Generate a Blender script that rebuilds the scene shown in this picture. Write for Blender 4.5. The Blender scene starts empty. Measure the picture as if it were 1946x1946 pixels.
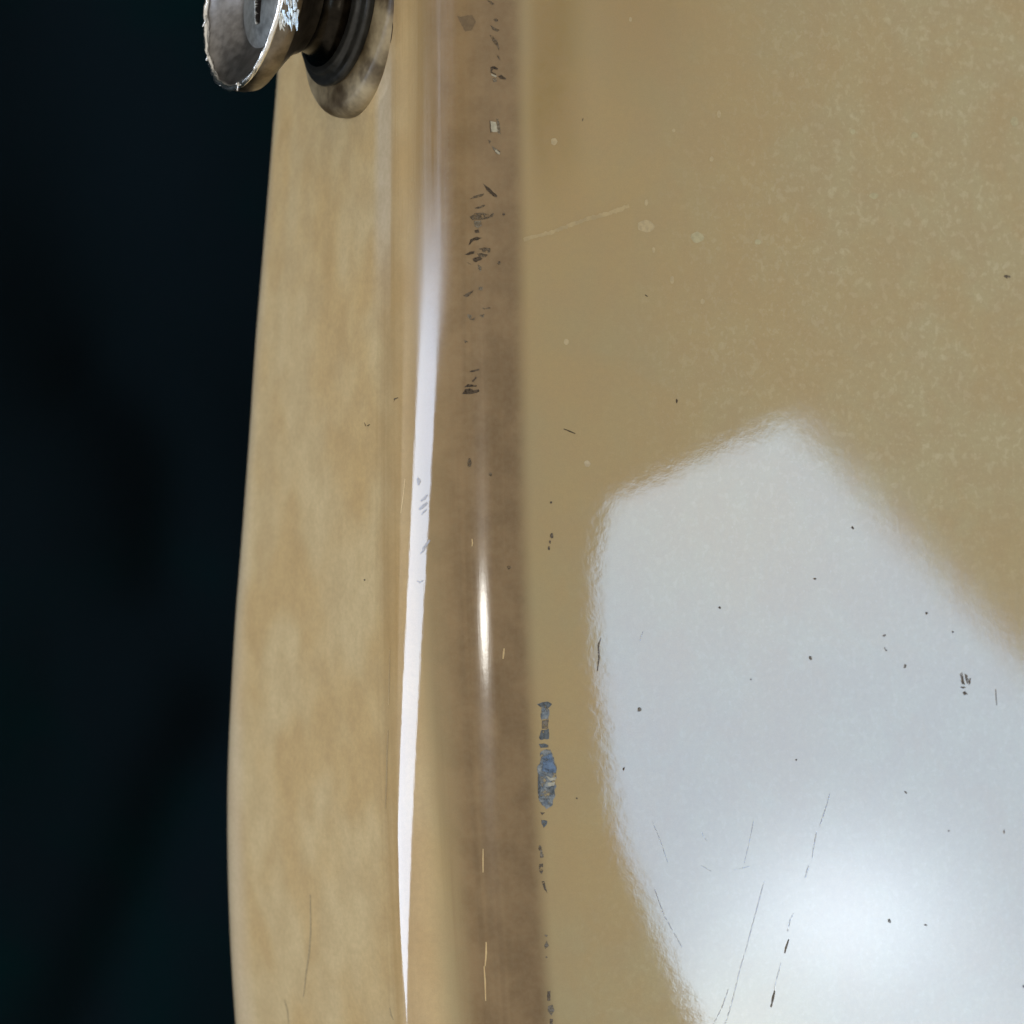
import bpy, bmesh, math, random
import numpy as np
from mathutils import Vector, Matrix
from mathutils.bvhtree import BVHTree

# ------------------------------------------------------------------ scene, camera, light
scene = bpy.context.scene
COL = scene.collection
MM = 0.001
CAM_D = 0.250                      # camera 25 cm above the lacquered face
FPX = 25.27 * 250.0                # focal length in photograph pixels
HALF = 973.0

cam_data = bpy.data.cameras.new("camera")
cam_data.sensor_fit = 'AUTO'
cam_data.sensor_width = 36.0
cam_data.angle = 2 * math.atan(HALF / FPX)
cam_data.clip_start = 0.005
cam_data.clip_end = 50.0
cam_data.dof.use_dof = True
cam_data.dof.focus_distance = CAM_D + 0.004
cam_data.dof.aperture_fstop = 46.0
cam = bpy.data.objects.new("camera", cam_data)
cam.location = (0, 0, CAM_D)
COL.objects.link(cam)
scene.camera = cam

scene.view_settings.view_transform = 'Standard'
scene.view_settings.look = 'None'
scene.view_settings.exposure = 0.0
scene.view_settings.gamma = 1.0
scene.cycles.use_denoising = True
scene.cycles.max_bounces = 8

world = bpy.data.worlds.new("World")
scene.world = world
world.use_nodes = True
wbg = world.node_tree.nodes["Background"]
wbg.inputs[0].default_value = (1.0, 0.93, 0.82, 1)
wbg.inputs[1].default_value = 0.60


class NT:
    """small helper for node trees"""
    def __init__(self, tree):
        self.t = tree
        self.n = tree.nodes
        self.l = tree.links

    def put(self, sock, v):
        if v is None:
            return
        if hasattr(v, 'is_output'):
            self.l.new(v, sock)
        elif isinstance(v, (tuple, list)) and sock.type == 'RGBA' and len(v) == 3:
            sock.default_value = (*v, 1)
        else:
            sock.default_value = v

    def math(self, op, a, b=None, c=None, clamp=False):
        m = self.n.new('ShaderNodeMath'); m.operation = op; m.use_clamp = clamp
        for i, v in enumerate((a, b, c)):
            self.put(m.inputs[i], v)
        return m.outputs[0]

    def dot(self, a, vec):
        m = self.n.new('ShaderNodeVectorMath'); m.operation = 'DOT_PRODUCT'
        self.put(m.inputs[0], a); m.inputs[1].default_value = vec
        return m.outputs['Value']

    def step(self, v, lo, hi, a=0.0, b=1.0):
        m = self.n.new('ShaderNodeMapRange'); m.interpolation_type = 'SMOOTHSTEP'
        self.put(m.inputs['Value'], v)
        self.put(m.inputs['From Min'], lo); self.put(m.inputs['From Max'], hi)
        self.put(m.inputs['To Min'], a); self.put(m.inputs['To Max'], b)
        return m.outputs[0]

    def band(self, v, a0, a1, b0, b1):
        return self.math('MULTIPLY', self.step(v, a0, a1), self.step(v, b0, b1, 1.0, 0.0))

    def mix(self, f, a, b, mode='MIX'):
        m = self.n.new('ShaderNodeMix'); m.data_type = 'RGBA'; m.blend_type = mode
        self.put(m.inputs[0], f); self.put(m.inputs[6], a); self.put(m.inputs[7], b)
        return m.outputs[2]

    def noise(self, vec, scale, detail=3.0, rough=0.5, dist=0.0, col=False):
        m = self.n.new('ShaderNodeTexNoise')
        self.put(m.inputs['Vector'], vec)
        m.inputs['Scale'].default_value = scale; m.inputs['Detail'].default_value = detail
        m.inputs['Roughness'].default_value = rough; m.inputs['Distortion'].default_value = dist
        return m.outputs['Color' if col else 'Fac']

    def voronoi(self, vec, scale, rand=1.0):
        m = self.n.new('ShaderNodeTexVoronoi')
        self.put(m.inputs['Vector'], vec); m.inputs['Scale'].default_value = scale
        m.inputs['Randomness'].default_value = rand
        return m.outputs['Distance'], m.outputs['Color']

    def scale(self, vec, s, off=(0, 0, 0)):
        m = self.n.new('ShaderNodeMapping')
        self.put(m.inputs[0], vec); m.inputs['Scale'].default_value = s
        m.inputs['Location'].default_value = off
        return m.outputs[0]

    def sep(self, vec):
        m = self.n.new('ShaderNodeSeparateXYZ'); self.put(m.inputs[0], vec)
        return m.outputs


def area_lamp(name, origin, normal, up, size, strength, color, shape='RECTANGLE'):
    """an area lamp at origin that shines along normal"""
    d = bpy.data.lights.new(name, 'AREA')
    d.shape = shape
    d.size, d.size_y = size
    d.energy = 1.0
    z = -Vector(normal).normalized()
    x = Vector(up).cross(z).normalized()
    y = z.cross(x)
    o = bpy.data.objects.new(name, d)
    o.matrix_world = Matrix(((x.x, y.x, z.x, origin[0]), (x.y, y.y, z.y, origin[1]),
                             (x.z, y.z, z.z, origin[2]), (0, 0, 0, 1)))
    COL.objects.link(o)
    # watts for the wanted radiance: radiance = W / (pi * area) for a lamp with no nodes
    area = size[0] * size[1] * (math.pi / 4 if shape in ('DISK', 'ELLIPSE') else 1.0)
    d.energy = strength * math.pi * area
    d.color = color
    return o, x, y


# lamp shapes: outlines fitted to the reflections and widened for more light, given in the lamp's own plane (metres)
WINDOW_SHAPE = [(-0.0742, 0.0882), (-0.0205, 0.1130), (0.0350, 0.0530), (0.0863, -0.0096), (0.20, -0.13),
                (0.16, -0.24), (0.04, -0.19), (-0.0508, -0.0472), (-0.0718, 0.0033), (-0.0772, 0.0457), (-0.0780, 0.0705)]
WINDOW_SOFT = [.003, .010, .012, .012, .01, .01, .006, .006, .003, .001, .001]
SIDE_SHAPE = [(-.25, .405), (.089, -.208), (.13, -.182), (.15, -.141), (-.08, .43), (-.25, .80)]


def shape_lamp(o, ax, ay, shape, soft, glows=(), base=(1, 1, 1)):
    """gives the lamp an outline and brighter places, shaped for its reflection"""
    d = o.data
    d.use_nodes = True
    t = NT(d.node_tree)
    em = [n for n in t.n if n.type == 'EMISSION'][0]
    geo = t.n.new('ShaderNodeNewGeometry')
    v = t.n.new('ShaderNodeVectorMath'); v.operation = 'SUBTRACT'
    t.l.new(geo.outputs['Position'], v.inputs[0]); v.inputs[1].default_value = o.matrix_world.translation
    p = v.outputs[0]
    a = sum(shape[i][0] * shape[(i + 1) % len(shape)][1] - shape[(i + 1) % len(shape)][0] * shape[i][1] for i in range(len(shape)))
    sg = 1 if a > 0 else -1
    mask = None
    for i in range(len(shape)):
        (x0, y0), (x1, y1) = shape[i], shape[(i + 1) % len(shape)]
        L = math.hypot(x1 - x0, y1 - y0)
        nx, ny = -sg * (y1 - y0) / L, sg * (x1 - x0) / L
        dist = t.math('SUBTRACT', t.dot(p, ax * nx + ay * ny), nx * x0 + ny * y0)
        s = t.step(dist, -soft[i % len(soft)] * .5, soft[i % len(soft)] * .5)
        mask = s if mask is None else t.math('MULTIPLY', mask, s)
    col = (*base, 1)
    for (gx, gy, rx, ry, rgb, gain) in glows:
        dx = t.math('DIVIDE', t.math('SUBTRACT', t.dot(p, ax), gx), rx)
        dy = t.math('DIVIDE', t.math('SUBTRACT', t.dot(p, ay), gy), ry)
        r2 = t.math('ADD', t.math('MULTIPLY', dx, dx), t.math('MULTIPLY', dy, dy))
        g = t.math('POWER', 2.718, t.math('MULTIPLY', r2, -1.0))
        col = t.mix(g, col, tuple(c * gain for c in rgb))
    t.put(em.inputs['Color'], col)
    t.put(em.inputs['Strength'], mask)


W1 = Vector((0.4913, -0.0849, 0.3674))
lamp, ax, ay = area_lamp("window_light", W1, (-0.7686, 0.0981, -0.6321), (0, 1, 0), (0.50, 0.50), 4.0, (1, 1, 1))
shape_lamp(lamp, ax, ay, WINDOW_SHAPE, WINDOW_SOFT, base=(0.46, 0.79, 1.26), glows=[
    (-0.052, 0.09, .05, .04, (.60, .82, 1.08), 1.0),
    (-0.012, -0.026, .030, .026, (.66, .84, 1.08), 2.6),
    (-0.035, -0.05, .030, .022, (.72, .90, 1.06), 1.8),
    (0.012, -0.06, .04, .03, (.60, .82, 1.10), 1.7)])
W2 = Vector((-0.6, -0.02, 0.08))
lamp, ax, ay = area_lamp("side_window_light", W2, (1, 0, 0), (0, 0, 1), (0.52, 1.70), 6.1, (0.75, 0.91, 1.18))
shape_lamp(lamp, ax, ay, SIDE_SHAPE, [.006])
W3 = Vector((-0.020, -0.055, 0.70))
lamp, ax, ay = area_lamp("ceiling_light", W3, (0, 0, -1), (0, 1, 0), (0.30, 0.34), 0.6, (1, 0.95, 0.85), 'ELLIPSE')
shape_lamp(lamp, ax, ay, [(-.3, -.3), (.3, -.3), (.3, .3), (-.3, .3)], [.01], base=(.03, .03, .03), glows=[(0.014, 0.004, .085, .055, (.95, .95, 1.0), 2.2), (0.014, 0.006, .046, .014, (.95, .98, 1.0), 32.0)])


# ------------------------------------------------------------------ body geometry
def lerp_curve(pts, v):
    """smooth interpolation through (v, value) control points (Catmull-Rom), linear outside"""
    xs = [p[0] for p in pts]; ys = [p[1] for p in pts]
    if v <= xs[0]:
        return ys[0] + (v - xs[0]) * (ys[1] - ys[0]) / (xs[1] - xs[0])
    if v >= xs[-1]:
        return ys[-1] + (v - xs[-1]) * (ys[-1] - ys[-2]) / (xs[-1] - xs[-2])
    i = max(k for k in range(len(xs) - 1) if xs[k] <= v)
    def slope(k):
        a = max(k - 1, 0); b = min(k + 1, len(xs) - 1)
        return (ys[b] - ys[a]) / (xs[b] - xs[a])
    h = xs[i + 1] - xs[i]; t = (v - xs[i]) / h
    m0 = slope(i) * h; m1 = slope(i + 1) * h
    return ((2 * t**3 - 3 * t**2 + 1) * ys[i] + (t**3 - 2 * t**2 + t) * m0
            + (-2 * t**3 + 3 * t**2) * ys[i + 1] + (t**3 - t**2) * m1)


# outline of the edge, measured along the length of the body (units of 1/25.27 mm)
FACE_EDGE = [(-200, 980), (0, 982), (400, 985), (800, 990), (1100, 997), (1400, 1010), (1700, 1026), (1946, 1042), (2150, 1056)]
SIDE_EDGE = [(-200, 752), (0, 750), (400, 746), (800, 740), (1100, 736), (1400, 733), (1700, 736), (1946, 742), (2150, 748)]
SILHOUETTE = [(-200, 534), (0, 529), (190, 516), (400, 501), (600, 486), (800, 474), (1000, 461), (1200, 447), (1400, 437), (1560, 432),
              (1750, 433), (1946, 440), (2150, 453)]
ALPHA = math.radians(22.0)
NF = (math.sin(ALPHA), math.cos(ALPHA))
X0 = (FACE_EDGE[3][1] - HALF) / 25.27 * MM
SIDE_LEN = 26.0 * MM
RB = 7.0 * MM


def px_x(x, z):
    return HALF + FPX * x / (CAM_D - z)


def section(py):
    """face tangent, round-over, side and back round-over of one cross-section"""
    fe, se, si = lerp_curve(FACE_EDGE, py), lerp_curve(SIDE_EDGE, py), lerp_curve(SILHOUETTE, py)
    k = (fe - HALF) / FPX                      # x = k (D - z), z = -tan a (x - x0)
    ta = math.tan(ALPHA)
    x = k * (CAM_D - ta * X0) / (1 - k * ta)
    T = np.array([x, -ta * (x - X0)])
    nf = np.array(NF)

    def build(beta):
        ns = np.array([-math.cos(beta), math.sin(beta)])
        lo, hi = 1 * MM, 30 * MM
        for _ in range(40):
            R = 0.5 * (lo + hi)
            S = T - R * nf + R * ns
            if px_x(*S) > se: lo = R
            else: hi = R
        t = np.array([-math.sin(beta), -math.cos(beta)])
        B = S + SIDE_LEN * t
        CB = B - RB * ns
        best = 1e9
        for a in np.linspace(beta, beta - 0.9, 40):
            p = CB + RB * np.array([-math.cos(a), math.sin(a)])
            best = min(best, px_x(*p))
        return R, ns, S, B, CB, best
    lo, hi = math.radians(2), math.radians(55)
    for _ in range(36):
        b = 0.5 * (lo + hi)
        if build(b)[5] > si: lo = b
        else: hi = b
    R, ns, S, B, CB, _ = build(b)
    return T, R, ns, S, B, CB, b


def body_mesh():
    rows = []
    ys = list(np.arange(-160, -46, 4)) + list(np.arange(-46, 46.01, 0.8)) + list(np.arange(50, 161, 4))
    uvs = []
    for ymm in ys:
        py = HALF - ymm * 25.27
        pyc = min(max(py, -120), 2080)
        T, R, ns, S, B, CB, beta = section(pyc)
        # beyond the part in view the outline swings inwards
        over = max(0.0, abs(ymm) - 46.0)
        dx = 0.0021 * over**2 * MM + (0.10 * over * MM if ymm < 0 else -0.04 * over * MM)
        nf = np.array(NF); fx = np.array([NF[1], -NF[0]])
        pts, us = [], []
        span = 0.185 - 2.6 * dx
        for i, f in enumerate([1.0, .8, .6, .45, .33, .24, .17, .12, .085, .06, .04, .025, .014, .006, .002, .0005]):
            pts.append(T + fx * span * f); us.append(span * f)
        a0 = math.pi / 2 - ALPHA                    # polar angle of the face normal
        a1 = math.pi - beta                         # polar angle of the side normal
        C = T - R * nf
        N = 40
        for i in range(N + 1):
            a = a0 + (a1 - a0) * i / N
            pts.append(C + R * np.array([math.cos(a), math.sin(a)])); us.append(-R * (a - a0))
        ub = us[-1]
        t = (B - S) / SIDE_LEN
        for f in (.001, .01, .04, .1, .2, .3, .4, .5, .6, .7, .8, .9, .96, .99, .999):
            pts.append(S + (B - S) * f); us.append(ub - SIDE_LEN * f)
        ub -= SIDE_LEN
        a2 = a0 + math.pi
        for i in range(N // 2 + 1):
            a = a1 + (a2 - a1) * i / (N // 2)
            pts.append(CB + RB * np.array([math.cos(a), math.sin(a)])); us.append(ub - RB * (a - a1))
        last = pts[-1]; ub = us[-1]
        depth = float(np.dot(T - last, nf))
        for f in (.02, .1, .3, .6, 1.0):
            q = last + fx * (np.dot(T + fx * span - last, fx)) * f
            pts.append(q); us.append(ub - 0.18 * f)
        ub = us[-1]; qe = pts[-1]; top = pts[0]
        h = depth / 2
        cc = (qe + top) / 2
        for i in range(1, 12):
            a = math.pi * i / 12
            pts.append(cc - nf * h * math.cos(a) + fx * 0.6 * h * math.sin(a)); us.append(ub - 0.001 * i)
        rows.append([(p[0] + dx, ymm * MM, p[1]) for p in pts]); uvs.append(us)
    n = len(rows[0])
    verts = [v for r in rows for v in r]
    faces, fuv = [], []
    for r in range(len(rows) - 1):
        for i in range(n):
            j = (i + 1) % n
            faces.append((r * n + i, (r + 1) * n + i, (r + 1) * n + j, r * n + j))
            uj = lambda rr: uvs[rr][j] if j else uvs[rr][i] - 0.001
            fuv += [(uvs[r][i], ys[r] * MM), (uvs[r + 1][i], ys[r + 1] * MM), (uj(r + 1), ys[r + 1] * MM), (uj(r), ys[r] * MM)]
    faces.append(tuple(range(n)))
    fuv += [(0.02, 0.2)] * n
    m0 = (len(rows) - 1) * n
    faces.append(tuple(m0 + i for i in reversed(range(n))))
    fuv += [(0.02, 0.2)] * n
    me = bpy.data.meshes.new("body")
    me.from_pydata(verts, [], faces)
    uvl = me.uv_layers.new(name="UVMap")
    uvl.data.foreach_set('uv', [c for p in fuv for c in p])
    for p in me.polygons:
        p.use_smooth = len(p.vertices) == 4
    me.update()
    return me


body_me = body_mesh()
_v = [v.co.copy() for v in body_me.vertices]
BVH = BVHTree.FromPolygons(_v, [tuple(p.vertices) for p in body_me.polygons])


def ray_of(px, py):
    return Vector(((px - HALF) / FPX, -(py - HALF) / FPX, -1.0)).normalized()


def smooth_normal(loc, idx):
    """normal interpolated from the mesh's vertex normals"""
    p = body_me.polygons[idx]
    n = Vector()
    for vi in p.vertices:
        v = body_me.vertices[vi]
        n += v.normal / max((v.co - loc).length, 1e-7)
    return n.normalized()


def on_body(px, py, lift=0.0):
    loc, nrm, idx, _ = BVH.ray_cast(Vector((0, 0, CAM_D)), ray_of(px, py))
    if loc is None:
        return None, None
    n = smooth_normal(loc, idx)
    return loc + n * lift, n

# ------------------------------------------------------------------ materials
def new_mat(name):
    m = bpy.data.materials.new(name)
    m.use_nodes = True
    t = NT(m.node_tree)
    return m, t, t.n["Principled BSDF"]


def bump(t, height, dist, strength=1.0, prev=None):
    b = t.n.new('ShaderNodeBump')
    b.inputs['Strength'].default_value = strength
    b.inputs['Distance'].default_value = dist
    t.put(b.inputs['Height'], height)
    if prev is not None:
        t.put(b.inputs['Normal'], prev)
    return b.outputs[0]


def lacquer_material():
    m, t, bs = new_mat("aged_lacquer")
    tc = t.n.new('ShaderNodeTexCoord')
    obj = tc.outputs['Object']
    uv = t.scale(tc.outputs['UV'], (1000, 1000, 1))          # millimetres on the surface
    u, v, _ = t.sep(uv)
    wob = t.math('MULTIPLY', t.math('SUBTRACT', t.noise(t.scale(uv, (.06, .05, 1)), 1.0, 3), .5), 2.0)
    uw = t.math('ADD', u, wob)
    big = t.noise(t.scale(uv, (.055, .04, 1), (3.1, 7.7, 0)), 1.0, 4, .55)
    mid = t.noise(t.scale(uv, (.12, .095, 1), (1.1, 2.2, 0)), 1.0, 2, .4, .2)
    fine = t.noise(uv, 2.2, 4, .6)
    grain = t.noise(uv, 9.0, 2, .6)
    # face and side
    face = t.mix(t.step(big, .35, .68), FACE_A, FACE_B)
    face = t.mix(t.step(t.math('ADD', u, t.math('MULTIPLY', v, -.25)), -2, 30), face, FACE_C)
    side = t.mix(t.step(mid, .40, .64), SIDE_A, SIDE_B)
    side = t.mix(t.math('MULTIPLY', t.step(big, .48, .66), .55), side, SIDE_C)
    c = t.mix(t.step(uw, -10, -7), side, face)
    # yellowed stain near the edge at the button end
    st = t.math('MULTIPLY', t.band(uw, .2, 2.2, 3.0, 6.5), t.step(t.math('ADD', v, wob), 20, 31))
    c = t.mix(t.math('MULTIPLY', st, .92), c, STAIN)
    st2 = t.math('MULTIPLY', t.band(uw, 2, 9, 10, 20), t.step(t.math('ADD', v, t.math('MULTIPLY', wob, 3.0)), 26, 42))
    c = t.mix(t.math('MULTIPLY', st2, .6), c, TOPSTAIN)
    # amber tint plus painted dark reflection along the rounded edge, streaked towards the side
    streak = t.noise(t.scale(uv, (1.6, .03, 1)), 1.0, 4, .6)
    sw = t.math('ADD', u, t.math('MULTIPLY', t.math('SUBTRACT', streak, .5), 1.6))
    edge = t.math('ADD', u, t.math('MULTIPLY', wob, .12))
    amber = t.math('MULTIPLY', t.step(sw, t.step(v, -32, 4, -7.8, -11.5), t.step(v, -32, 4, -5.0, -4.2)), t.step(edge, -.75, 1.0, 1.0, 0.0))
    c = t.mix(amber, c, t.mix(t.step(t.math('ADD', streak, t.step(u, -6.5, -1.0, .12, -.22)), .3, .7), AMBER_REFL_D, AMBER_REFL_L))
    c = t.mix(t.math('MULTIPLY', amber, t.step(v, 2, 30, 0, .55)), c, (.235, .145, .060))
    og = t.math('MULTIPLY', t.band(sw, -15.0, -12.0, -10.8, -7.2), t.math('ADD', .32, t.math('MULTIPLY', streak, .5)))
    c = t.mix(og, c, ORANGE)
    # weak sheen on the side near the button, painted as a pale band
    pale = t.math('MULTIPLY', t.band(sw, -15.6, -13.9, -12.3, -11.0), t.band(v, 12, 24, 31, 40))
    c = t.mix(t.math('MULTIPLY', pale, .75), c, PALE_LIGHT)
    # small pale flecks of the finish, denser to the right of the face
    warp = t.scale(uv, (1, 1, 1))
    d1, k1 = t.voronoi(t.mix(.10, uv, t.noise(uv, 1.5, 2, .5, 0, True)), 1.05)
    fn = t.noise(t.scale(uv, (1.5, 1.25, 1), (4, 4, 0)), 1.0, 3, .55, .3)
    fn2 = t.noise(t.scale(uv, (3.4, 2.9, 1), (8, 1, 0)), 1.0, 3, .6)
    keep = t.step(t.noise(t.scale(uv, (.12, .12, 1), (9, 3, 0)), 1.0, 3), .40, .62)
    dens = t.math('MULTIPLY', t.math('MULTIPLY', t.step(t.math('ADD', u, t.math('MULTIPLY', v, -.25)), 0, 26), t.step(u, 1, 4)), t.step(v, -16, 12, .5, 1.15))
    kk = t.sep(k1)[0]
    rad = t.math('MULTIPLY', kk, .30)
    fl = t.math('MULTIPLY', t.step(t.math('SUBTRACT', d1, rad), -.06, .06, 1.0, 0.0), t.math('MULTIPLY', keep, dens))
    c = t.mix(t.math('MULTIPLY', fl, .30), c, FLECK)
    c = t.mix(t.math('MULTIPLY', t.math('MULTIPLY', t.step(fn, .54, .64), dens), .34), c, FLECK)
    c = t.mix(t.math('MULTIPLY', t.math('MULTIPLY', t.step(fn2, .56, .66), dens), .22), c, FLECK)
    chroma = t.noise(t.scale(uv, (.30, .26, 1), (2, 5, 0)), 1.0, 4, .6)
    c = t.mix(t.step(chroma, .35, .65, 0.0, .26), c, (.40, .26, .12))
    cloud = t.noise(t.scale(uv, (.11, .10, 1), (6, 2, 0)), 1.0, 5, .62, .6)
    c = t.mix(t.math('MULTIPLY', t.step(cloud, .42, .62), t.step(u, 0, 3, 0, .30)), c, (.45, .30, .115))
    d2, k2 = t.voronoi(uv, 2.6)
    fl2 = t.math('MULTIPLY', t.step(d2, .05, .30, 1.0, 0.0), t.math('MULTIPLY', dens, t.step(t.sep(k2)[1], .62, .7)))
    c = t.mix(t.math('MULTIPLY', fl2, .3), c, FLECK)
    back = t.math('MULTIPLY', t.step(uw, -40, -36.5, 1.0, 0.0), .6)  # back edge made paler: the side light it catches is in the colour
    c = t.mix(back, c, PALE_LIGHT)
    # fine tone
    c = t.mix(t.math('MULTIPLY', t.step(fine, .3, .7), .16), c, (.30, .235, .12), 'MIX')
    g = t.math('ADD', .905, t.math('MULTIPLY', grain, .19))
    cm = t.n.new('ShaderNodeCombineXYZ')
    for i in range(3): t.put(cm.inputs[i], g)
    c = t.mix(1.0, c, cm.outputs[0], 'MULTIPLY')
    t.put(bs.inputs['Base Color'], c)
    # gloss: polished, hazier along the edge near the button
    bs.inputs['IOR'].default_value = 1.8
    haze = t.math('MULTIPLY', t.band(sw, -14, -10, -6, -2), t.step(v, 2, 27))
    rough = t.math('ADD', t.math('ADD', .017, t.step(u, 10, 34, 0.0, .036)), t.math('MULTIPLY', haze, t.math('ADD', .16, t.math('MULTIPLY', streak, .22))))
    rough = t.math('ADD', rough, t.math('MULTIPLY', t.step(fine, .45, .8), .012))
    t.put(bs.inputs['Roughness'], rough)
    t.put(bs.inputs['Specular IOR Level'], t.math('SUBTRACT', .5, t.math('MULTIPLY', t.math('MULTIPLY', haze, t.step(v, 9, 30)), t.math('ADD', .22, t.math('MULTIPLY', streak, .40)))))
    # orange peel and hairlines
    n = bump(t, t.noise(uv, .40, 2, .5), 0.0000018)
    n = bump(t, t.noise(uv, 1.9, 3, .6), 0.0000009, 1.0, n)
    n = bump(t, t.noise(uv, 7.0, 2, .6), 0.00000022, 1.0, n)
    hair = t.noise(t.scale(uv, (5.0, .35, 1)), 1.0, 3, .6)
    ehair = t.math('MULTIPLY', t.band(u, -13, -9, -2, 0), hair)
    n = bump(t, ehair, 0.0000030, 1.0, n)
    t.put(bs.inputs['Normal'], n)
    return m


FACE_A, FACE_B, FACE_C = (.415, .295, .122), (.375, .295, .142), (.45, .375, .20)
SIDE_A, SIDE_B, SIDE_C = (.72, .565, .315), (.66, .475, .235), (.67, .455, .195)  # side colours lightened to make up for dimmer window light
STAIN = (.29, .185, .05)
TOPSTAIN = (.34, .215, .075)
AMBER_REFL_D, AMBER_REFL_L = (.158, .088, .028), (.205, .120, .042)
ORANGE = (.42, .27, .115)
PALE_LIGHT = (.70, .59, .42)
FLECK = (.60, .52, .34)
LACQUER = lacquer_material()


def plain_mat(name, color, rough=.5, metal=0.0, ior=1.5, nscale=3.0, contrast=.25, alt=None, bdist=0.0, spec=.5, patchy=0.0):
    m, t, bs = new_mat(name)
    tc = t.n.new('ShaderNodeTexCoord')
    p = t.scale(tc.outputs['Object'], (1000, 1000, 1000))
    f = t.noise(p, nscale, 4, .6)
    lo = tuple(c * (1 - contrast) for c in color)
    hi = tuple(min(1, c * (1 + contrast)) for c in color) if alt is None else alt
    t.put(bs.inputs['Base Color'], t.mix(t.step(f, .32, .68), lo, hi))
    t.put(bs.inputs['Roughness'], t.math('ADD', rough - .06, t.math('MULTIPLY', f, .12)))
    bs.inputs['Metallic'].default_value = metal
    bs.inputs['IOR'].default_value = ior
    bs.inputs['Specular IOR Level'].default_value = spec
    if patchy:                                   # rubbed away in places, so that the finish shows between
        g = t.noise(p, nscale * .8, 4, .65)
        t.put(bs.inputs['Alpha'], t.step(g, patchy - .12, patchy + .12))
    if bdist:
        t.put(bs.inputs['Normal'], bump(t, t.noise(p, nscale * 1.7, 4, .6), bdist))
    return m


M_INK = plain_mat("dark_wear", (.072, .050, .030), .55, nscale=6, contrast=.5, spec=.2, patchy=0.40)
M_BROWN = plain_mat("brown_wear_and_shade", (.115, .080, .042), .45, nscale=5, contrast=.35, patchy=0.47)
M_GREY = plain_mat("grey_wear_and_shade", (.17, .135, .085), .4, nscale=6, contrast=.3, patchy=0.46)
M_PALE = plain_mat("pale_wear", (.42, .38, .27), .30, nscale=4, contrast=.15)
M_SPOT = plain_mat("pale_spot_finish", (.47, .365, .195), .12, nscale=3, contrast=.10, ior=1.7)
M_SPOTG = plain_mat("greenish_spot_finish", (.45, .39, .22), .12, nscale=3, contrast=.10, ior=1.7)
M_BLUE = plain_mat("blue_paint", (.135, .165, .195), .35, nscale=2.2, contrast=.3, alt=(.28, .29, .27), patchy=0.46)
M_BLUED = plain_mat("deep_blue_paint", (.10, .155, .245), .35, nscale=2.5, contrast=.3, patchy=0.44)
M_SLATE = plain_mat("slate_paint", (.085, .095, .095), .4, nscale=4, contrast=.35, patchy=0.42)
M_GOLD = plain_mat("bright_scratch", (.62, .46, .24), .35, metal=.5, nscale=6, contrast=.1)
M_SCR = plain_mat("dull_scratch", (.36, .32, .26), .10, nscale=5, contrast=.2, ior=1.72, patchy=0.54)
M_NICK = plain_mat("ridge_nick", (.30, .275, .26), .22, nscale=5, contrast=.2, ior=1.6)
M_CRACK = plain_mat("pale_crack", (.445, .335, .165), .10, nscale=1.2, contrast=.12, ior=1.7)
M_STAIN = plain_mat("faint_brown_stain", (.145, .092, .040), .20, nscale=3, contrast=.12, ior=1.6)
M_FAINT = plain_mat("faint_scratch", (.44, .345, .195), .25, nscale=5, contrast=.15)

# ------------------------------------------------------------------ object helpers
def link(name, me, mat=None, parent=None, smooth=False):
    if mat is not None and not me.materials:
        me.materials.append(mat)
    if smooth:
        me.polygons.foreach_set('use_smooth', [True] * len(me.polygons))
    o = bpy.data.objects.new(name, me)
    COL.objects.link(o)
    if parent is not None:
        o.parent = parent
    return o


guitar = bpy.data.objects.new("electric_guitar", None)
COL.objects.link(guitar)
guitar['label'] = "aged cream lacquered guitar body edge with a worn metal strap button, lying over dark cloth"
guitar['category'] = "guitar"
body = link("body", body_me, LACQUER, guitar)
body['label'] = "rounded cream and amber lacquered slab of the guitar with scuffs and glossy reflections"

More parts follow.
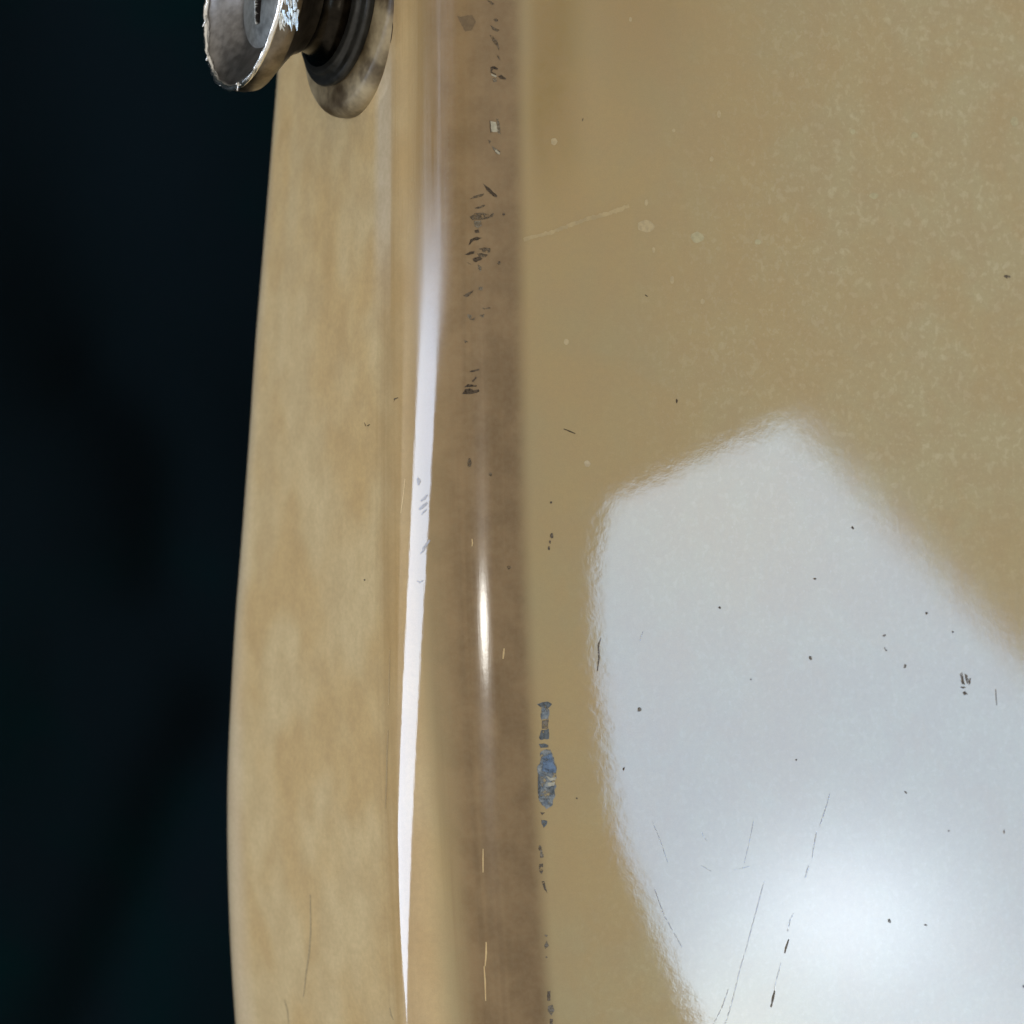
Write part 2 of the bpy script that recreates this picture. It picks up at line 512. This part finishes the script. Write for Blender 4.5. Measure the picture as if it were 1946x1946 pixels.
# ------------------------------------------------------------------ dark cloth behind
def backdrop():
    z0 = -0.115
    k = (CAM_D - z0) / FPX
    def P(px, py): return np.array([(px - HALF) * k, -(py - HALF) * k])
    folds = [([P(170, 700), P(255, 770), P(305, 860), P(322, 960), P(318, 1060)], .0050, .0022),
             ([P(430, 1380), P(340, 1530), P(285, 1680), P(215, 1830), P(150, 1980), P(60, 2200)], .0055, .0034),
             ([P(-200, 250), P(60, 420), P(220, 560), P(520, 700)], .016, .007),
             ([P(-300, 1250), P(100, 1120), P(300, 1180), P(480, 1150)], .014, -.005),
             ([P(40, -100), P(120, 200), P(140, 500)], .012, .005)]
    N = 150
    xs = np.concatenate([np.linspace(-.6, -.16, 12), np.linspace(-.155, .02, N), np.linspace(.03, .6, 16)])
    ys = np.concatenate([np.linspace(-.6, -.105, 14), np.linspace(-.1, .1, N), np.linspace(.105, .6, 14)])
    X, Y = np.meshgrid(xs, ys)
    Z = np.full_like(X, z0)
    Z += .0022 * np.sin(X * 38 + 1.0 + 6 * Y) * np.cos(Y * 27 - X * 11) + .0012 * np.sin(X * 71 - Y * 54)
    for pts, w, dpt in folds:
        D = np.full_like(X, 9.0)
        for a, b in zip(pts[:-1], pts[1:]):
            ab = b - a
            tt = np.clip(((X - a[0]) * ab[0] + (Y - a[1]) * ab[1]) / (ab @ ab), 0, 1)
            D = np.minimum(D, np.hypot(X - a[0] - tt * ab[0], Y - a[1] - tt * ab[1]))
        Z -= dpt * np.exp(-(D / w) ** 2)
    n, r = len(xs), len(ys)
    verts = np.stack([X, Y, Z], -1).reshape(-1, 3).tolist()
    faces = [(j * n + i, j * n + i + 1, (j + 1) * n + i + 1, (j + 1) * n + i) for j in range(r - 1) for i in range(n - 1)]
    me = bpy.data.meshes.new("backdrop")
    me.from_pydata(verts, [], faces)
    m, t, bs = new_mat("dark_cloth")
    tc = t.n.new('ShaderNodeTexCoord')
    f = t.noise(tc.outputs['Object'], 14, 4, .6)
    f2 = t.noise(tc.outputs['Object'], 2600, 2, .6)
    c = t.mix(t.step(f, .40, .62), (.0006, .0118, .0126), (.0040, .0084, .0116))
    c = t.mix(t.math('MULTIPLY', t.step(f2, .55, .75), .35), c, (.012, .010, .014))
    t.put(bs.inputs['Base Color'], c)
    bs.inputs['Roughness'].default_value = 1.0
    bs.inputs['Specular IOR Level'].default_value = 0.0
    t.put(bs.inputs['Normal'], bump(t, f2, .0002, .6))
    o = link("backdrop", me, m, None, True)
    o['kind'] = "structure"
    return o


backdrop()

# ------------------------------------------------------------------ wear on the lacquer
rng = random.Random(7)


def ragged(poly, amp):
    out = []
    for i, a in enumerate(poly):
        b = poly[(i + 1) % len(poly)]
        L = math.hypot(b[0] - a[0], b[1] - a[1])
        k = max(1, int(L / 4))
        for j in range(k):
            f = j / k
            out.append((a[0] + (b[0] - a[0]) * f + rng.uniform(-amp, amp) * (j > 0),
                        a[1] + (b[1] - a[1]) * f + rng.uniform(-amp, amp) * (j > 0)))
    return out


def mark(name, poly, mat, amp=.7, lift=.000014, parent=None, label=None):
    """a thin chip, smear or scratch that lies on the curved lacquer"""
    pts = [on_body(x, y, lift) for x, y in (ragged(poly, amp) if amp else poly)]
    pts = [p for p in pts if p[0] is not None]
    if len(pts) < 3:
        return None
    bm = bmesh.new()
    vs = [bm.verts.new(p[0]) for p in pts]
    bm.faces.new(vs)
    bmesh.ops.triangulate(bm, faces=bm.faces[:])
    bm.normal_update()
    if sum((f.normal * f.calc_area() for f in bm.faces), Vector()).dot(pts[0][1]) < 0:
        bmesh.ops.reverse_faces(bm, faces=bm.faces[:])
    # a little thickness, so that it stands on the surface
    r = bmesh.ops.extrude_face_region(bm, geom=bm.faces[:])
    nrm = pts[0][1]
    for e in r['geom']:
        if isinstance(e, bmesh.types.BMVert):
            e.co += nrm * .000008
    bmesh.ops.recalc_face_normals(bm, faces=bm.faces[:])
    me = bpy.data.meshes.new(name)
    bm.to_mesh(me); bm.free()
    o = link(name, me, mat, parent or body)
    if label:
        o['label'] = label
    return o


def stroke(pts, w, taper=True):
    """polygon round a line of varying width"""
    L, R = [], []
    n = len(pts)
    for i, p in enumerate(pts):
        a = pts[max(i - 1, 0)]; b = pts[min(i + 1, n - 1)]
        dx, dy = b[0] - a[0], b[1] - a[1]
        l = math.hypot(dx, dy) or 1
        ww = (w[i] if isinstance(w, (list, tuple)) else w * ((.25 + .75 * math.sin(math.pi * (i + .5) / n)) if taper else 1)) / 2
        L.append((p[0] - dy / l * ww, p[1] + dx / l * ww)); R.append((p[0] + dy / l * ww, p[1] - dx / l * ww))
    return L + R[::-1]


def blob(x, y, rx, ry=None, n=9, rot=0.0, j=.22):
    ry = ry or rx
    out = []
    for i in range(n):
        a = 2 * math.pi * i / n
        k = 1 + rng.uniform(-j, j)
        px, py = rx * k * math.cos(a), ry * k * math.sin(a)
        out.append((x + px * math.cos(rot) - py * math.sin(rot), y + px * math.sin(rot) + py * math.cos(rot)))
    return out


for poly, mat in [
    ([(868, 30), (876, 32), (897, 28), (904, 41), (896, 58), (884, 60), (877, 48)], M_STAIN),
    ([(925, 0), (933, 2), (940, 8), (934, 9)], M_BROWN),
    ([(938, 37), (943, 35), (948, 39), (942, 42)], M_BROWN),
    ([(931, 47), (940, 53), (950, 57), (945, 60), (936, 57)], M_BROWN),
    ([(930, 66), (937, 69), (944, 76), (949, 90), (948, 96), (943, 86), (935, 77)], M_BROWN),
    ([(943, 103), (948, 107), (950, 115), (946, 110)], M_BROWN),
    ([(932, 128), (940, 126), (947, 130), (945, 133), (938, 131), (934, 136), (943, 141), (942, 143), (932, 138)], M_INK),
    ([(946, 145), (953, 142), (956, 145), (962, 149), (960, 152), (951, 150)], M_INK),
    ([(933, 139.5), (944, 144.5), (942, 147), (934, 143)], M_PALE),
    ([(936, 149), (944, 149), (944, 155), (937, 156)], M_GREY),
    ([(931, 230), (942, 232), (946, 249), (944, 251), (934, 250)], M_PALE),
    ([(943, 226), (948, 226), (951, 255), (946, 253)], M_GREY),  # shadow at the pale chip's edge, drawn as a dark sliver
    ([(930, 229), (931.5, 229), (934, 252), (932, 252)], M_BROWN),  # shadow on the chip's other edge, also drawn in
    ([(928, 266), (933, 268), (930, 274)], M_BROWN),
    ([(935, 277), (943, 283), (951, 288), (949, 294), (943, 292), (937, 284)], M_GREY),
    ([(940, 283), (950, 291), (949, 294), (941, 288)], M_PALE),
    ([(918, 349), (930, 357), (945, 372), (944, 375), (937, 373), (925, 362)], M_INK),
    ([(892, 379), (905, 371), (920, 368), (918, 372), (906, 376)], M_BROWN),
    ([(901, 396), (913, 392), (921, 388), (922, 391), (910, 397)], M_BROWN),
    ([(892, 412), (903, 405), (917, 404), (930, 408), (939, 405), (936, 412), (925, 416), (910, 418), (897, 418)], M_BROWN),
    ([(900, 420), (914, 419), (916, 428), (908, 434), (902, 430)], M_GREY),
    ([(901, 438), (909, 436), (911, 442), (904, 443)], M_INK),
    ([(890, 466), (894, 455), (906, 450), (916, 452), (907, 457), (899, 458), (893, 465)], M_INK),
    ([(883, 484), (893, 478), (902, 477), (901, 482), (890, 485)], M_INK),
    ([(910, 473), (920, 470), (932, 472), (931, 480), (918, 479)], M_BROWN),
    ([(906, 482), (916, 481), (928, 484), (921, 490), (910, 487)], M_BROWN),
    ([(898, 492), (911, 487), (917, 492), (905, 498), (900, 497)], M_INK),
    ([(886, 497), (893, 501), (897, 504), (889, 500)], M_BROWN),
    ([(908, 503), (915, 507), (914, 516), (909, 511)], M_GREY),
    ([(880, 562), (890, 556), (900, 551), (898, 556), (887, 565)], M_BROWN),
    ([(910, 545), (918, 546), (916, 552), (909, 551)], M_GREY),
    ([(916, 585), (930, 584), (933, 586), (920, 588)], M_BROWN),
    ([(888, 597), (897, 600), (894, 607), (889, 603)], M_GREY),
    ([(893, 607), (904, 603), (900, 609)], M_BROWN),
    ([(911, 599), (921, 596), (918, 604)], M_GREY),
    ([(882, 646), (890, 650), (884, 652)], M_BROWN),
    ([(892, 706), (902, 703), (911, 701), (911, 703.5), (900, 707)], M_INK),
    ([(897, 724), (904, 715), (906, 718), (899, 726)], M_INK),
    ([(878, 749), (884, 739), (893, 738), (900, 742), (910, 740), (911, 744), (898, 748), (888, 749)], M_INK),
    ([(882, 736), (889, 730), (906, 732), (905, 735), (890, 736)], M_INK),
    (blob(957, 407, 3), M_BROWN), (blob(948, 500, 3, 4), M_BROWN), (blob(932, 901, 3, 4), M_BROWN), (blob(967, 1078, 4), M_BROWN),
    (blob(892, 880, 4, 9, rot=.1), M_BROWN),
]:
    mark("scuff_or_shade_mark", poly, mat)

# nicks and drawn-out lines in the bright worn ridge of the edge
for pts, w in [([(793, 908), (798, 914), (795, 922)], 4), ([(800, 952), (806, 948), (812, 940)], 4.5), ([(797, 968), (804, 962), (812, 956)], 6),
               ([(801, 978), (806, 972), (811, 968)], 3), ([(803, 1044), (810, 1036), (817, 1026)], 5), ([(799, 1052), (804, 1047), (808, 1042)], 3),
               ([(793, 1104), (798, 1107), (804, 1103)], 2.5)]:
    mark("nick", stroke(pts, w), M_NICK, .3 if w > 2 else 0)

# blue paint rubbed off something else, with ink-like specks in line with it
smear = mark("paint_smear", [(1034, 1425), (1046, 1424), (1050, 1437), (1056, 1452), (1057, 1466), (1056, 1490), (1055, 1510), (1050, 1530),
                             (1038, 1538), (1030, 1530), (1024, 1520), (1022, 1500), (1023, 1475), (1021, 1465), (1022, 1455), (1027, 1445), (1026, 1432)],
             M_BLUE, 1.6, label="slate blue smear of paint on the cream face beside the rounded edge")
for poly, mat in [
    ([(1020, 1338), (1029, 1335), (1040, 1333), (1049, 1338), (1046, 1342), (1040, 1347), (1026, 1343)], M_SLATE),
    ([(1029, 1345), (1042, 1346), (1044, 1354), (1042, 1366), (1029, 1368), (1027, 1358)], M_BLUE),
    ([(1030, 1369), (1042, 1367), (1042, 1384), (1030, 1386)], M_GREY),
    ([(1029, 1387), (1043, 1385), (1043, 1404), (1027, 1406), (1024, 1402)], M_SLATE),
    ([(1024, 1414), (1035, 1413), (1042, 1416), (1042, 1420), (1027, 1421)], M_SLATE),
    ([(1026, 1543), (1036, 1544), (1030, 1549)], M_BROWN),
    ([(1029, 1558), (1040, 1560), (1038, 1568), (1033, 1573), (1029, 1565)], M_SLATE),
]:
    mark("paint_smear", poly, mat, 1.0)
for poly, mat in [
    ([(1032, 1440), (1046, 1432), (1055, 1456), (1056, 1468), (1044, 1470), (1030, 1464)], M_BLUED),
    ([(1022, 1470), (1026, 1472), (1027, 1500), (1025, 1518), (1022, 1505)], M_SLATE),
    ([(1036, 1474), (1046, 1479), (1056, 1477), (1055, 1482), (1046, 1484)], M_PALE),
    ([(1040, 1488), (1054, 1486), (1053, 1493), (1042, 1494)], M_PALE),
    ([(1036, 1496), (1053, 1495), (1054, 1508), (1048, 1511), (1044, 1502)], M_SLATE),
]:
    mark("paint_streak", poly, mat, 1.0, lift=.000030)

for poly, mat in [
    ([(1024, 1608), (1027, 1607), (1030, 1615), (1033, 1630), (1026, 1630), (1027, 1618)], M_GREY),
    (blob(1026, 1611, 3, 5), M_BROWN),
    ([(1025, 1642), (1032, 1641), (1032, 1655), (1029, 1661), (1025, 1656)], M_BROWN),
    ([(1029, 1675), (1034, 1674), (1036, 1683), (1040, 1698), (1034, 1690)], M_BROWN),
    ([(1034, 1776), (1041, 1777), (1038, 1781)], M_GREY),
    ([(1034, 1797), (1039, 1787), (1043, 1797), (1036, 1803)], M_GREY),
    ([(1037, 1817), (1041, 1819), (1037, 1821)], M_GREY),
    ([(1040, 1884), (1046, 1883), (1046, 1892), (1046, 1901), (1040, 1902)], M_BROWN),
    ([(1041, 1912), (1050, 1909), (1054, 1920), (1048, 1930), (1041, 1921)], M_GREY),
    ([(1045, 1936), (1051, 1937), (1050, 1946), (1045, 1946)], M_BROWN),
    (blob(1048, 1018, 4, 5), M_BROWN), (blob(1045, 1030, 2, 3), M_BROWN), (blob(1043, 1042, 2, 4), M_BROWN), (blob(1047, 955, 2.5), M_BROWN),
]:
    mark("scuff_or_shade_mark", poly, mat)

# small dark chips in the finish
for x, y, rx, ry, rot, mat in [
    (1286, 762, 3, 5, 0, M_INK), (1228, 562, 5, 1.4, .5, M_INK), (1914, 526, 8, 4, .2, M_BROWN), (1107, 228, 1.4, 5, .2, M_BROWN),
    (1620, 1003, 2.5, 4, -.5, M_INK), (1549, 1100, 4, 2, .1, M_INK), (1367, 1155, 3, 3, 0, M_INK), (1761, 1165, 3, 3.4, 0, M_INK),
    (1540, 1250, 4, 5.5, 0, M_GREY), (1427, 1291, 3, 2, .8, M_BROWN), (1215, 1349, 5, 5.6, 0, M_GREY), (1811, 1201, 2.4, 2.4, 0, M_INK),
    (1680, 1208, 5, 2.5, -.5, M_GREY), (1683, 1234, 2.5, 6, -.6, M_GREY), (1720, 1266, 3, 6, .3, M_GREY), (1513, 1444, 2.4, 2.4, 0, M_INK),
    (1185, 1461, 2, 5, .4, M_INK), (1721, 1506, 2.2, 4.5, -.8, M_INK), (1690, 1750, 4, 5.5, -.5, M_INK), (1759, 1758, 4, 3, 0, M_GREY),
    (1908, 1580, 1.6, 5, 0, M_BROWN), (1803, 1579, 2.2, 2.2, 0, M_BROWN), (1945, 1874, 3, 3.5, 0, M_INK), (1096, 1517, 2.5, 3, 0, M_BROWN),
    
    
    
    (693, 1102, 2, 2.5, 0, M_BROWN), 
]:
    mark("chip", blob(x, y, rx * .75, ry * .75, 8, rot, .3), mat, 0)
for poly in [[(1824, 1281), (1828, 1277), (1831, 1290), (1834, 1302), (1829, 1300)], [(1833, 1280), (1838, 1283), (1842, 1296), (1838, 1300), (1835, 1292)],
             [(1840, 1290), (1845, 1288), (1844, 1298), (1841, 1302)], [(1824, 1306), (1832, 1303), (1836, 1306), (1830, 1309)],
             [(1829, 1316), (1834, 1313), (1839, 1320), (1832, 1321)], [(1825, 1292), (1829, 1296), (1829, 1302)]]:
    mark("chip", poly, M_BROWN, .6)

# hairline scratches
for pts, w, mat in [
    ([(1071, 815), (1081, 819), (1093, 824)], 2.4, M_INK),
    ([(1577, 1508), (1566, 1545), (1556, 1575)], 2.2, M_SCR), ([(1552, 1580), (1546, 1610), (1543, 1635)], 1.8, M_SCR),
    ([(1537, 1644), (1534, 1655), (1530, 1668)], 3.4, M_SCR), ([(1508, 1735), (1500, 1752), (1497, 1770)], 2.6, M_SCR),
    ([(1499, 1785), (1494, 1800), (1491, 1812)], 3.6, M_BROWN), ([(1484, 1830), (1476, 1860), (1470, 1885)], 1.7, M_SCR),
    ([(1472, 1882), (1469, 1896), (1465, 1914)], 4.4, M_BROWN),
    ([(1452, 1675), (1440, 1720), (1428, 1765), (1416, 1810)], 2.0, M_SCR), ([(1414, 1815), (1404, 1850), (1396, 1885)], 2.1, M_SCR),
    ([(1396, 1885), (1388, 1915), (1378, 1946)], 2.4, M_SCR), ([(1384, 1880), (1372, 1915), (1356, 1946)], 2.1, M_SCR),
    ([(1240, 1562), (1256, 1600), (1270, 1642)], 1.5, M_SCR), ([(1244, 1690), (1262, 1740), (1296, 1800)], 1.8, M_SCR),
    ([(1332, 1645), (1342, 1650), (1352, 1656)], 1.5, M_SCR), ([(1395, 1653), (1410, 1650), (1424, 1646)], 1.7, M_SCR),
    ([(1333, 1578), (1336, 1590), (1345, 1598)], 1.5, M_SCR), ([(1432, 1560), (1424, 1600), (1414, 1640)], 1.6, M_SCR),
    ([(1142, 1212), (1137, 1226), (1138, 1250), (1135, 1275)], 3.4, M_BROWN), ([(1222, 1200), (1218, 1210), (1216, 1218)], 1.8, M_SCR),
    ([(749, 764), (750, 758), (757, 756)], 2.6, M_BROWN), ([(693, 803), (695, 809), (700, 809), (703, 806)], 2.2, M_BROWN),
    ([(590, 1700), (591, 1770), (588, 1810), (582, 1850), (577, 1895)], 3.6, M_FAINT), ([(541, 1900), (547, 1922), (549, 1946)], 3.0, M_FAINT),
    ([(741, 1915), (744, 1930), (748, 1938)], 3, M_FAINT), ([(1892, 1310), (1893, 1325), (1894, 1340)], 2, M_GREY),
    ([(738, 1385), (736, 1430), (735, 1480), (733, 1535)], 3.0, M_GOLD), ([(741, 1235), (740, 1290), (739, 1340)], 1.8, M_GOLD),
    ([(770, 910), (767, 940), (762, 975)], 1.8, M_GOLD), ([(918, 1613), (918, 1635), (918, 1658)], 2.6, M_GOLD),
    ([(924, 1790), (924, 1812), (922, 1836)], 3.6, M_GOLD), ([(920, 1836), (922, 1865), (923, 1902)], 3.2, M_GOLD),
    ([(958, 1232), (957, 1242), (956, 1252)], 3.4, M_GOLD), ([(897, 1024), (898, 1032), (897, 1038)], 2.2, M_GOLD),
]:
    mark("scratch", stroke(pts, w), mat, 0)
for pts in ([(995, 456), (1012, 450), (1030, 447)], [(1030, 447), (1060, 437), (1090, 425), (1112, 417)],
            [(1112, 417), (1145, 409), (1172, 400), (1195, 391)]):
    mark("crack", stroke(pts, 7.0, False), M_CRACK, 1.8, label="pale hairline crack running from the rounded edge across the face")

# pale spots in the finish
for x, y, rx, ry, mat in [(1228, 430, 16, 12, M_SPOT), (1325, 451, 12, 10, M_SPOTG), (1228, 385, 3.5, 6, M_SPOT), (1242, 475, 3, 5.5, M_SPOT),
                          (1198, 37, 3, 4.5, M_SPOT), (1053, 269, 6, 7, M_SPOT), (1504, 142, 5, 5, M_SPOT), (1366, 217, 4, 7, M_SPOT),
                          (1280, 248, 3.5, 3.5, M_SPOT), (1620, 250, 5, 5, M_SPOTG), (1116, 881, 6, 6, M_SPOT), (1076, 650, 5, 6, M_SPOT),
                          (1738, 257, 7, 6, M_SPOTG), (1928, 231, 8, 9, M_SPOTG), (1352, 302, 4, 5, M_SPOT),
                          (1440, 460, 6, 5, M_SPOTG), (1277, 532, 4, 8, M_SPOT), (1335, 573, 4, 5, M_SPOT), (1660, 372, 9, 6, M_SPOTG)]:
    mark("pale_spot", blob(x, y, rx, ry, 12, 0, .12), mat, 0)

# ------------------------------------------------------------------ strap button
BP, BN = on_body(676, 16)
AXIS = Vector((-.886, .105, .452)).normalized()
E1 = Vector((0, 1, 0)); E1 = (E1 - AXIS * E1.dot(AXIS)).normalized()      # up in the picture
E2 = AXIS.cross(E1)
BASE = BP - AXIS * 0.0004


def axis_pt(s, r=0.0, a=0.0):
    return BASE + AXIS * (s * MM) + (E1 * math.cos(a) + E2 * math.sin(a)) * (r * MM)


def lathe(name, prof, mat, parent, segs=96, noise=0.0, seed=0, close=False):
    rg = random.Random(seed)
    ph = [(rg.uniform(0, 6.28), rg.randint(3, 40), rg.uniform(.2, 1)) for _ in range(14)]
    verts, faces = [], []
    for i in range(segs):
        a = 2 * math.pi * i / segs
        w = sum(k * math.sin(f * a + p) for p, f, k in ph) / 5 if noise else 0
        for j, (s, r) in enumerate(prof):
            q = noise * (w + rg.uniform(-.7, .7)) if noise else 0
            verts.append(axis_pt(s + q * .8, max(r + q, 0.0), a))
    n = len(prof)
    for i in range(segs):
        k = (i + 1) % segs
        for j in range(n if close else n - 1):
            jj = (j + 1) % n
            faces.append((i * n + j, i * n + jj, k * n + jj, k * n + j))
    me = bpy.data.meshes.new(name)
    me.from_pydata(verts, [], faces)
    bm = bmesh.new(); bm.from_mesh(me)
    bmesh.ops.remove_doubles(bm, verts=bm.verts[:], dist=1e-7)
    bmesh.ops.recalc_face_normals(bm, faces=bm.faces[:])
    bm.to_mesh(me); bm.free()
    return link(name, me, mat, parent, True)


def arc(cs, cr, rad, a0, a1, n):
    return [(cs + rad * math.sin(math.radians(a0 + (a1 - a0) * i / n)), cr + rad * math.cos(math.radians(a0 + (a1 - a0) * i / n))) for i in range(n + 1)]


M_DISH = plain_mat("dull_metal", (.23, .22, .21), .38, metal=1.0, nscale=1.1, contrast=.22, bdist=.00002)
M_FLANK = plain_mat("tarnished_metal", (.20, .17, .128), .33, metal=1.0, nscale=.8, contrast=.3, bdist=.00003)
M_RIM = plain_mat("worn_bright_metal", (.95, .94, .90), .24, metal=1.0, nscale=4, contrast=.05, bdist=.00002)
M_FLAKE = plain_mat("flaked_plating", (.66, .69, .68), .38, metal=1.0, nscale=2.5, contrast=.3)
M_SCREW = plain_mat("grey_screw_metal", (.52, .54, .53), .40, metal=1.0, nscale=1.4, contrast=.18)
M_COLLAR = plain_mat("black_polished_collar", (.026, .027, .026), .32, nscale=1.5, contrast=.3, ior=1.45)
M_NECK = plain_mat("dark_neck_metal", (.022, .019, .015), .25, metal=1.0, nscale=1.5, contrast=.3)
M_WASHER = plain_mat("stained_washer", (.10, .065, .028), .42, nscale=.24, contrast=.35, alt=(.46, .375, .23), bdist=.00006)

DS = 9.85; RR = 8.02                                                     # height of the rim above the lacquer
button = lathe("strap_button", [(5.0, 4.4), (5.8, 4.8), (6.6, 5.8), (7.5, 7.0), (7.9, 7.5)] + [(8.1, RR - .2), (8.8, RR - .03), (DS - .3, RR), (DS - .15, RR - .05)],
               M_FLANK, guitar)
button['label'] = "worn metal strap button with dished top and bright burred rim"
lathe("rim", arc(DS - .02, RR - .2, .23, -80, 90, 8) + arc(DS - .02, RR - .2, .23, 120, 200, 4), M_RIM, button, 150, .075, 5)
lathe("dish", [(DS - .05, RR - .3), (DS - .35, RR - .5), (DS - .75, 6.5), (DS - 1.25, 5.5), (DS - 1.6, 4.9), (DS - 1.8, 4.4), (DS - 1.86, 3.0)], M_DISH, button)
lathe("neck", [(2.9, 5.2), (3.1, 4.6), (3.5, 4.25), (4.2, 4.1), (5.0, 4.25), (5.5, 4.6)], M_NECK, button)
lathe("collar", [(1.4, 6.1), (1.7, 6.35)] + arc(2.0, 6.1, .36, 0, 85, 6) + [(2.42, 5.85), (2.46, 5.7)] + arc(2.6, 5.35, .28, 10, 90, 6) + [(2.95, 5.1), (3.0, 4.2)], M_COLLAR, button)
lathe("washer", [(-.9, 8.3), (-.2, 8.62), (.25, 8.66)] + arc(.3, 7.6, 1.06, 3, 70, 8) + [(1.45, 6.8), (1.55, 6.2), (1.5, 5.4)], M_WASHER, button)


def screw_head():
    nr, na = 70, 260
    verts, faces = [], []
    for i in range(nr + 1):
        r = 4.5 * i / nr
        for k in range(na):
            a = 2 * math.pi * k / na
            s = DS - 1.80 + .62 * (1 - (r / 4.5) ** 2.0)
            x, y = r * math.cos(a), r * math.sin(a)
            c, sn = math.cos(.06), math.sin(.06)
            x, y = x * c - y * sn, x * sn + y * c
            def arm(u, w): return max(0, min(1, (2.6 - abs(u)) / .4)) * max(0, min(1, (.80 - .14 * abs(u) - abs(w)) / .10))
            s -= 1.5 * max(arm(x, y), arm(y, x))
            verts.append(axis_pt(s, r, a))
    for i in range(nr):
        for k in range(na):
            kk = (k + 1) % na
            faces.append((i * na + k, (i + 1) * na + k, (i + 1) * na + kk, i * na + kk))
    me = bpy.data.meshes.new("screw")
    me.from_pydata(verts, [], faces)
    bm = bmesh.new(); bm.from_mesh(me)
    bmesh.ops.remove_doubles(bm, verts=bm.verts[:], dist=1e-7)
    bmesh.ops.recalc_face_normals(bm, faces=bm.faces[:])
    bm.to_mesh(me); bm.free()
    o = link("screw", me, M_SCREW, button, True)
    me.materials.append(plain_mat("slot_shade", (.012, .007, .006), .8, nscale=4))  # shade of the recess put into the slot's colour
    for p in me.polygons:
        q = p.center - axis_pt(0)
        s = q.dot(AXIS) / MM; r = (q - AXIS * q.dot(AXIS)).length / MM
        if s < DS - 1.80 + .62 * (1 - (r / 4.5) ** 2) - .10: p.material_index = 1
    return o


screw_head()

# burrs and flakes of plating on the rim
_bvh_v, _bvh_f = [], []
for v in button.data.vertices: _bvh_v.append(v.co.copy())
BB = BVHTree.FromPolygons(_bvh_v, [tuple(p.vertices) for p in button.data.polygons])


def flake(px, py, L, w, ang):
    hit, nrm, _, _ = BB.ray_cast(Vector((0, 0, CAM_D)), ray_of(px, py))
    if hit is None:
        return
    if nrm.dot(ray_of(px, py)) > 0: nrm = -nrm
    d = Vector((math.sin(ang), -math.cos(ang), 0)); d = (d - nrm * d.dot(nrm)).normalized()
    s = nrm.cross(d)
    k = MM / 25.27
    tilt = rng.uniform(.05, .35)
    bm = bmesh.new()
    base = hit + nrm * .00004
    pr = [(0, -.5, 0), (.35, -.55, .1), (1, -.05, tilt), (.95, .2, tilt), (.4, .5, .12), (.05, .4, 0)]
    top = [bm.verts.new(base + d * (a * L * k) + s * (b * w * k) + nrm * (c * L * k * .5 + .00004)) for a, b, c in pr]
    bot = [bm.verts.new(base + d * (a * L * k) + s * (b * w * k) + nrm * (c * L * k * .5 - .00003)) for a, b, c in pr]
    bm.faces.new(top); bm.faces.new(bot[::-1])
    for i in range(6):
        j = (i + 1) % 6
        bm.faces.new((top[j], top[i], bot[i], bot[j]))
    bmesh.ops.recalc_face_normals(bm, faces=bm.faces[:])
    me = bpy.data.meshes.new("flake"); bm.to_mesh(me); bm.free()
    link("flake", me, M_FLAKE, button)


for i in range(34):
    x = rng.uniform(527, 566); y = rng.uniform(-12, 40)
    flake(x, y, rng.uniform(10, 26), rng.uniform(4, 7), rng.uniform(-.15, .5))
for x, y, L in [(529, 36, 26), (534, 30, 20), (560, 22, 18), (545, 34, 14)]:
    flake(x, y, L, 6, .25)


def burr(a, s0, curl, size, turn):
    """a curl of metal torn up from the rim"""
    c = bpy.data.curves.new("burr", 'CURVE')
    c.dimensions = '3D'; c.bevel_depth = size * .22 * MM; c.bevel_resolution = 2
    sp = c.splines.new('POLY')
    pts = []
    for i in range(9):
        f = i / 8
        th = f * curl
        off = Vector((math.sin(th), 1 - math.cos(th))) * size
        q = axis_pt(DS + .5 * s0 + off.y * .2, RR - .05 - off.x * .9, a + turn * off.y * .12)
        pts.append((q, 1 - .6 * f))
    sp.points.add(len(pts) - 1)
    for p, (q, r) in zip(sp.points, pts):
        p.co = (*q, 1); p.radius = r
    tmp = bpy.data.objects.new("tmp", c)
    COL.objects.link(tmp)
    dg = bpy.context.evaluated_depsgraph_get()
    me = bpy.data.meshes.new_from_object(tmp.evaluated_get(dg))
    bpy.data.objects.remove(tmp); bpy.data.curves.remove(c)
    me.name = "burr"
    me.materials.clear()
    link("burr", me, M_RIM, button, True)


for a, s0, curl, size, turn in [(3.18, .1, 4.2, .42, 1), (3.30, .1, 2.4, .40, -1), (3.40, .05, 1.8, .35, 1), (3.5, .05, 1.6, .3, -1),
                                (2.15, .1, 3.2, .42, 1), (2.30, .1, 2.6, .30, -1), (1.72, .1, 3.0, .50, 1), (2.75, .1, 1.5, .25, 1), (2.9, .1, 1.8, .25, -1)]:
    burr(a, s0, curl, size, turn)

# thin black crescent laid on the lacquer beside the washer
mark("dark_sliver", [(743, 10), (746, 30), (747, 50), (744, 75), (738, 95), (730, 110), (737, 88), (740, 65), (742, 40)], plain_mat("sliver_black", (.006, .002, .002), .8, nscale=4),
     0, label="thin dark crescent on the lacquer beside the button washer")
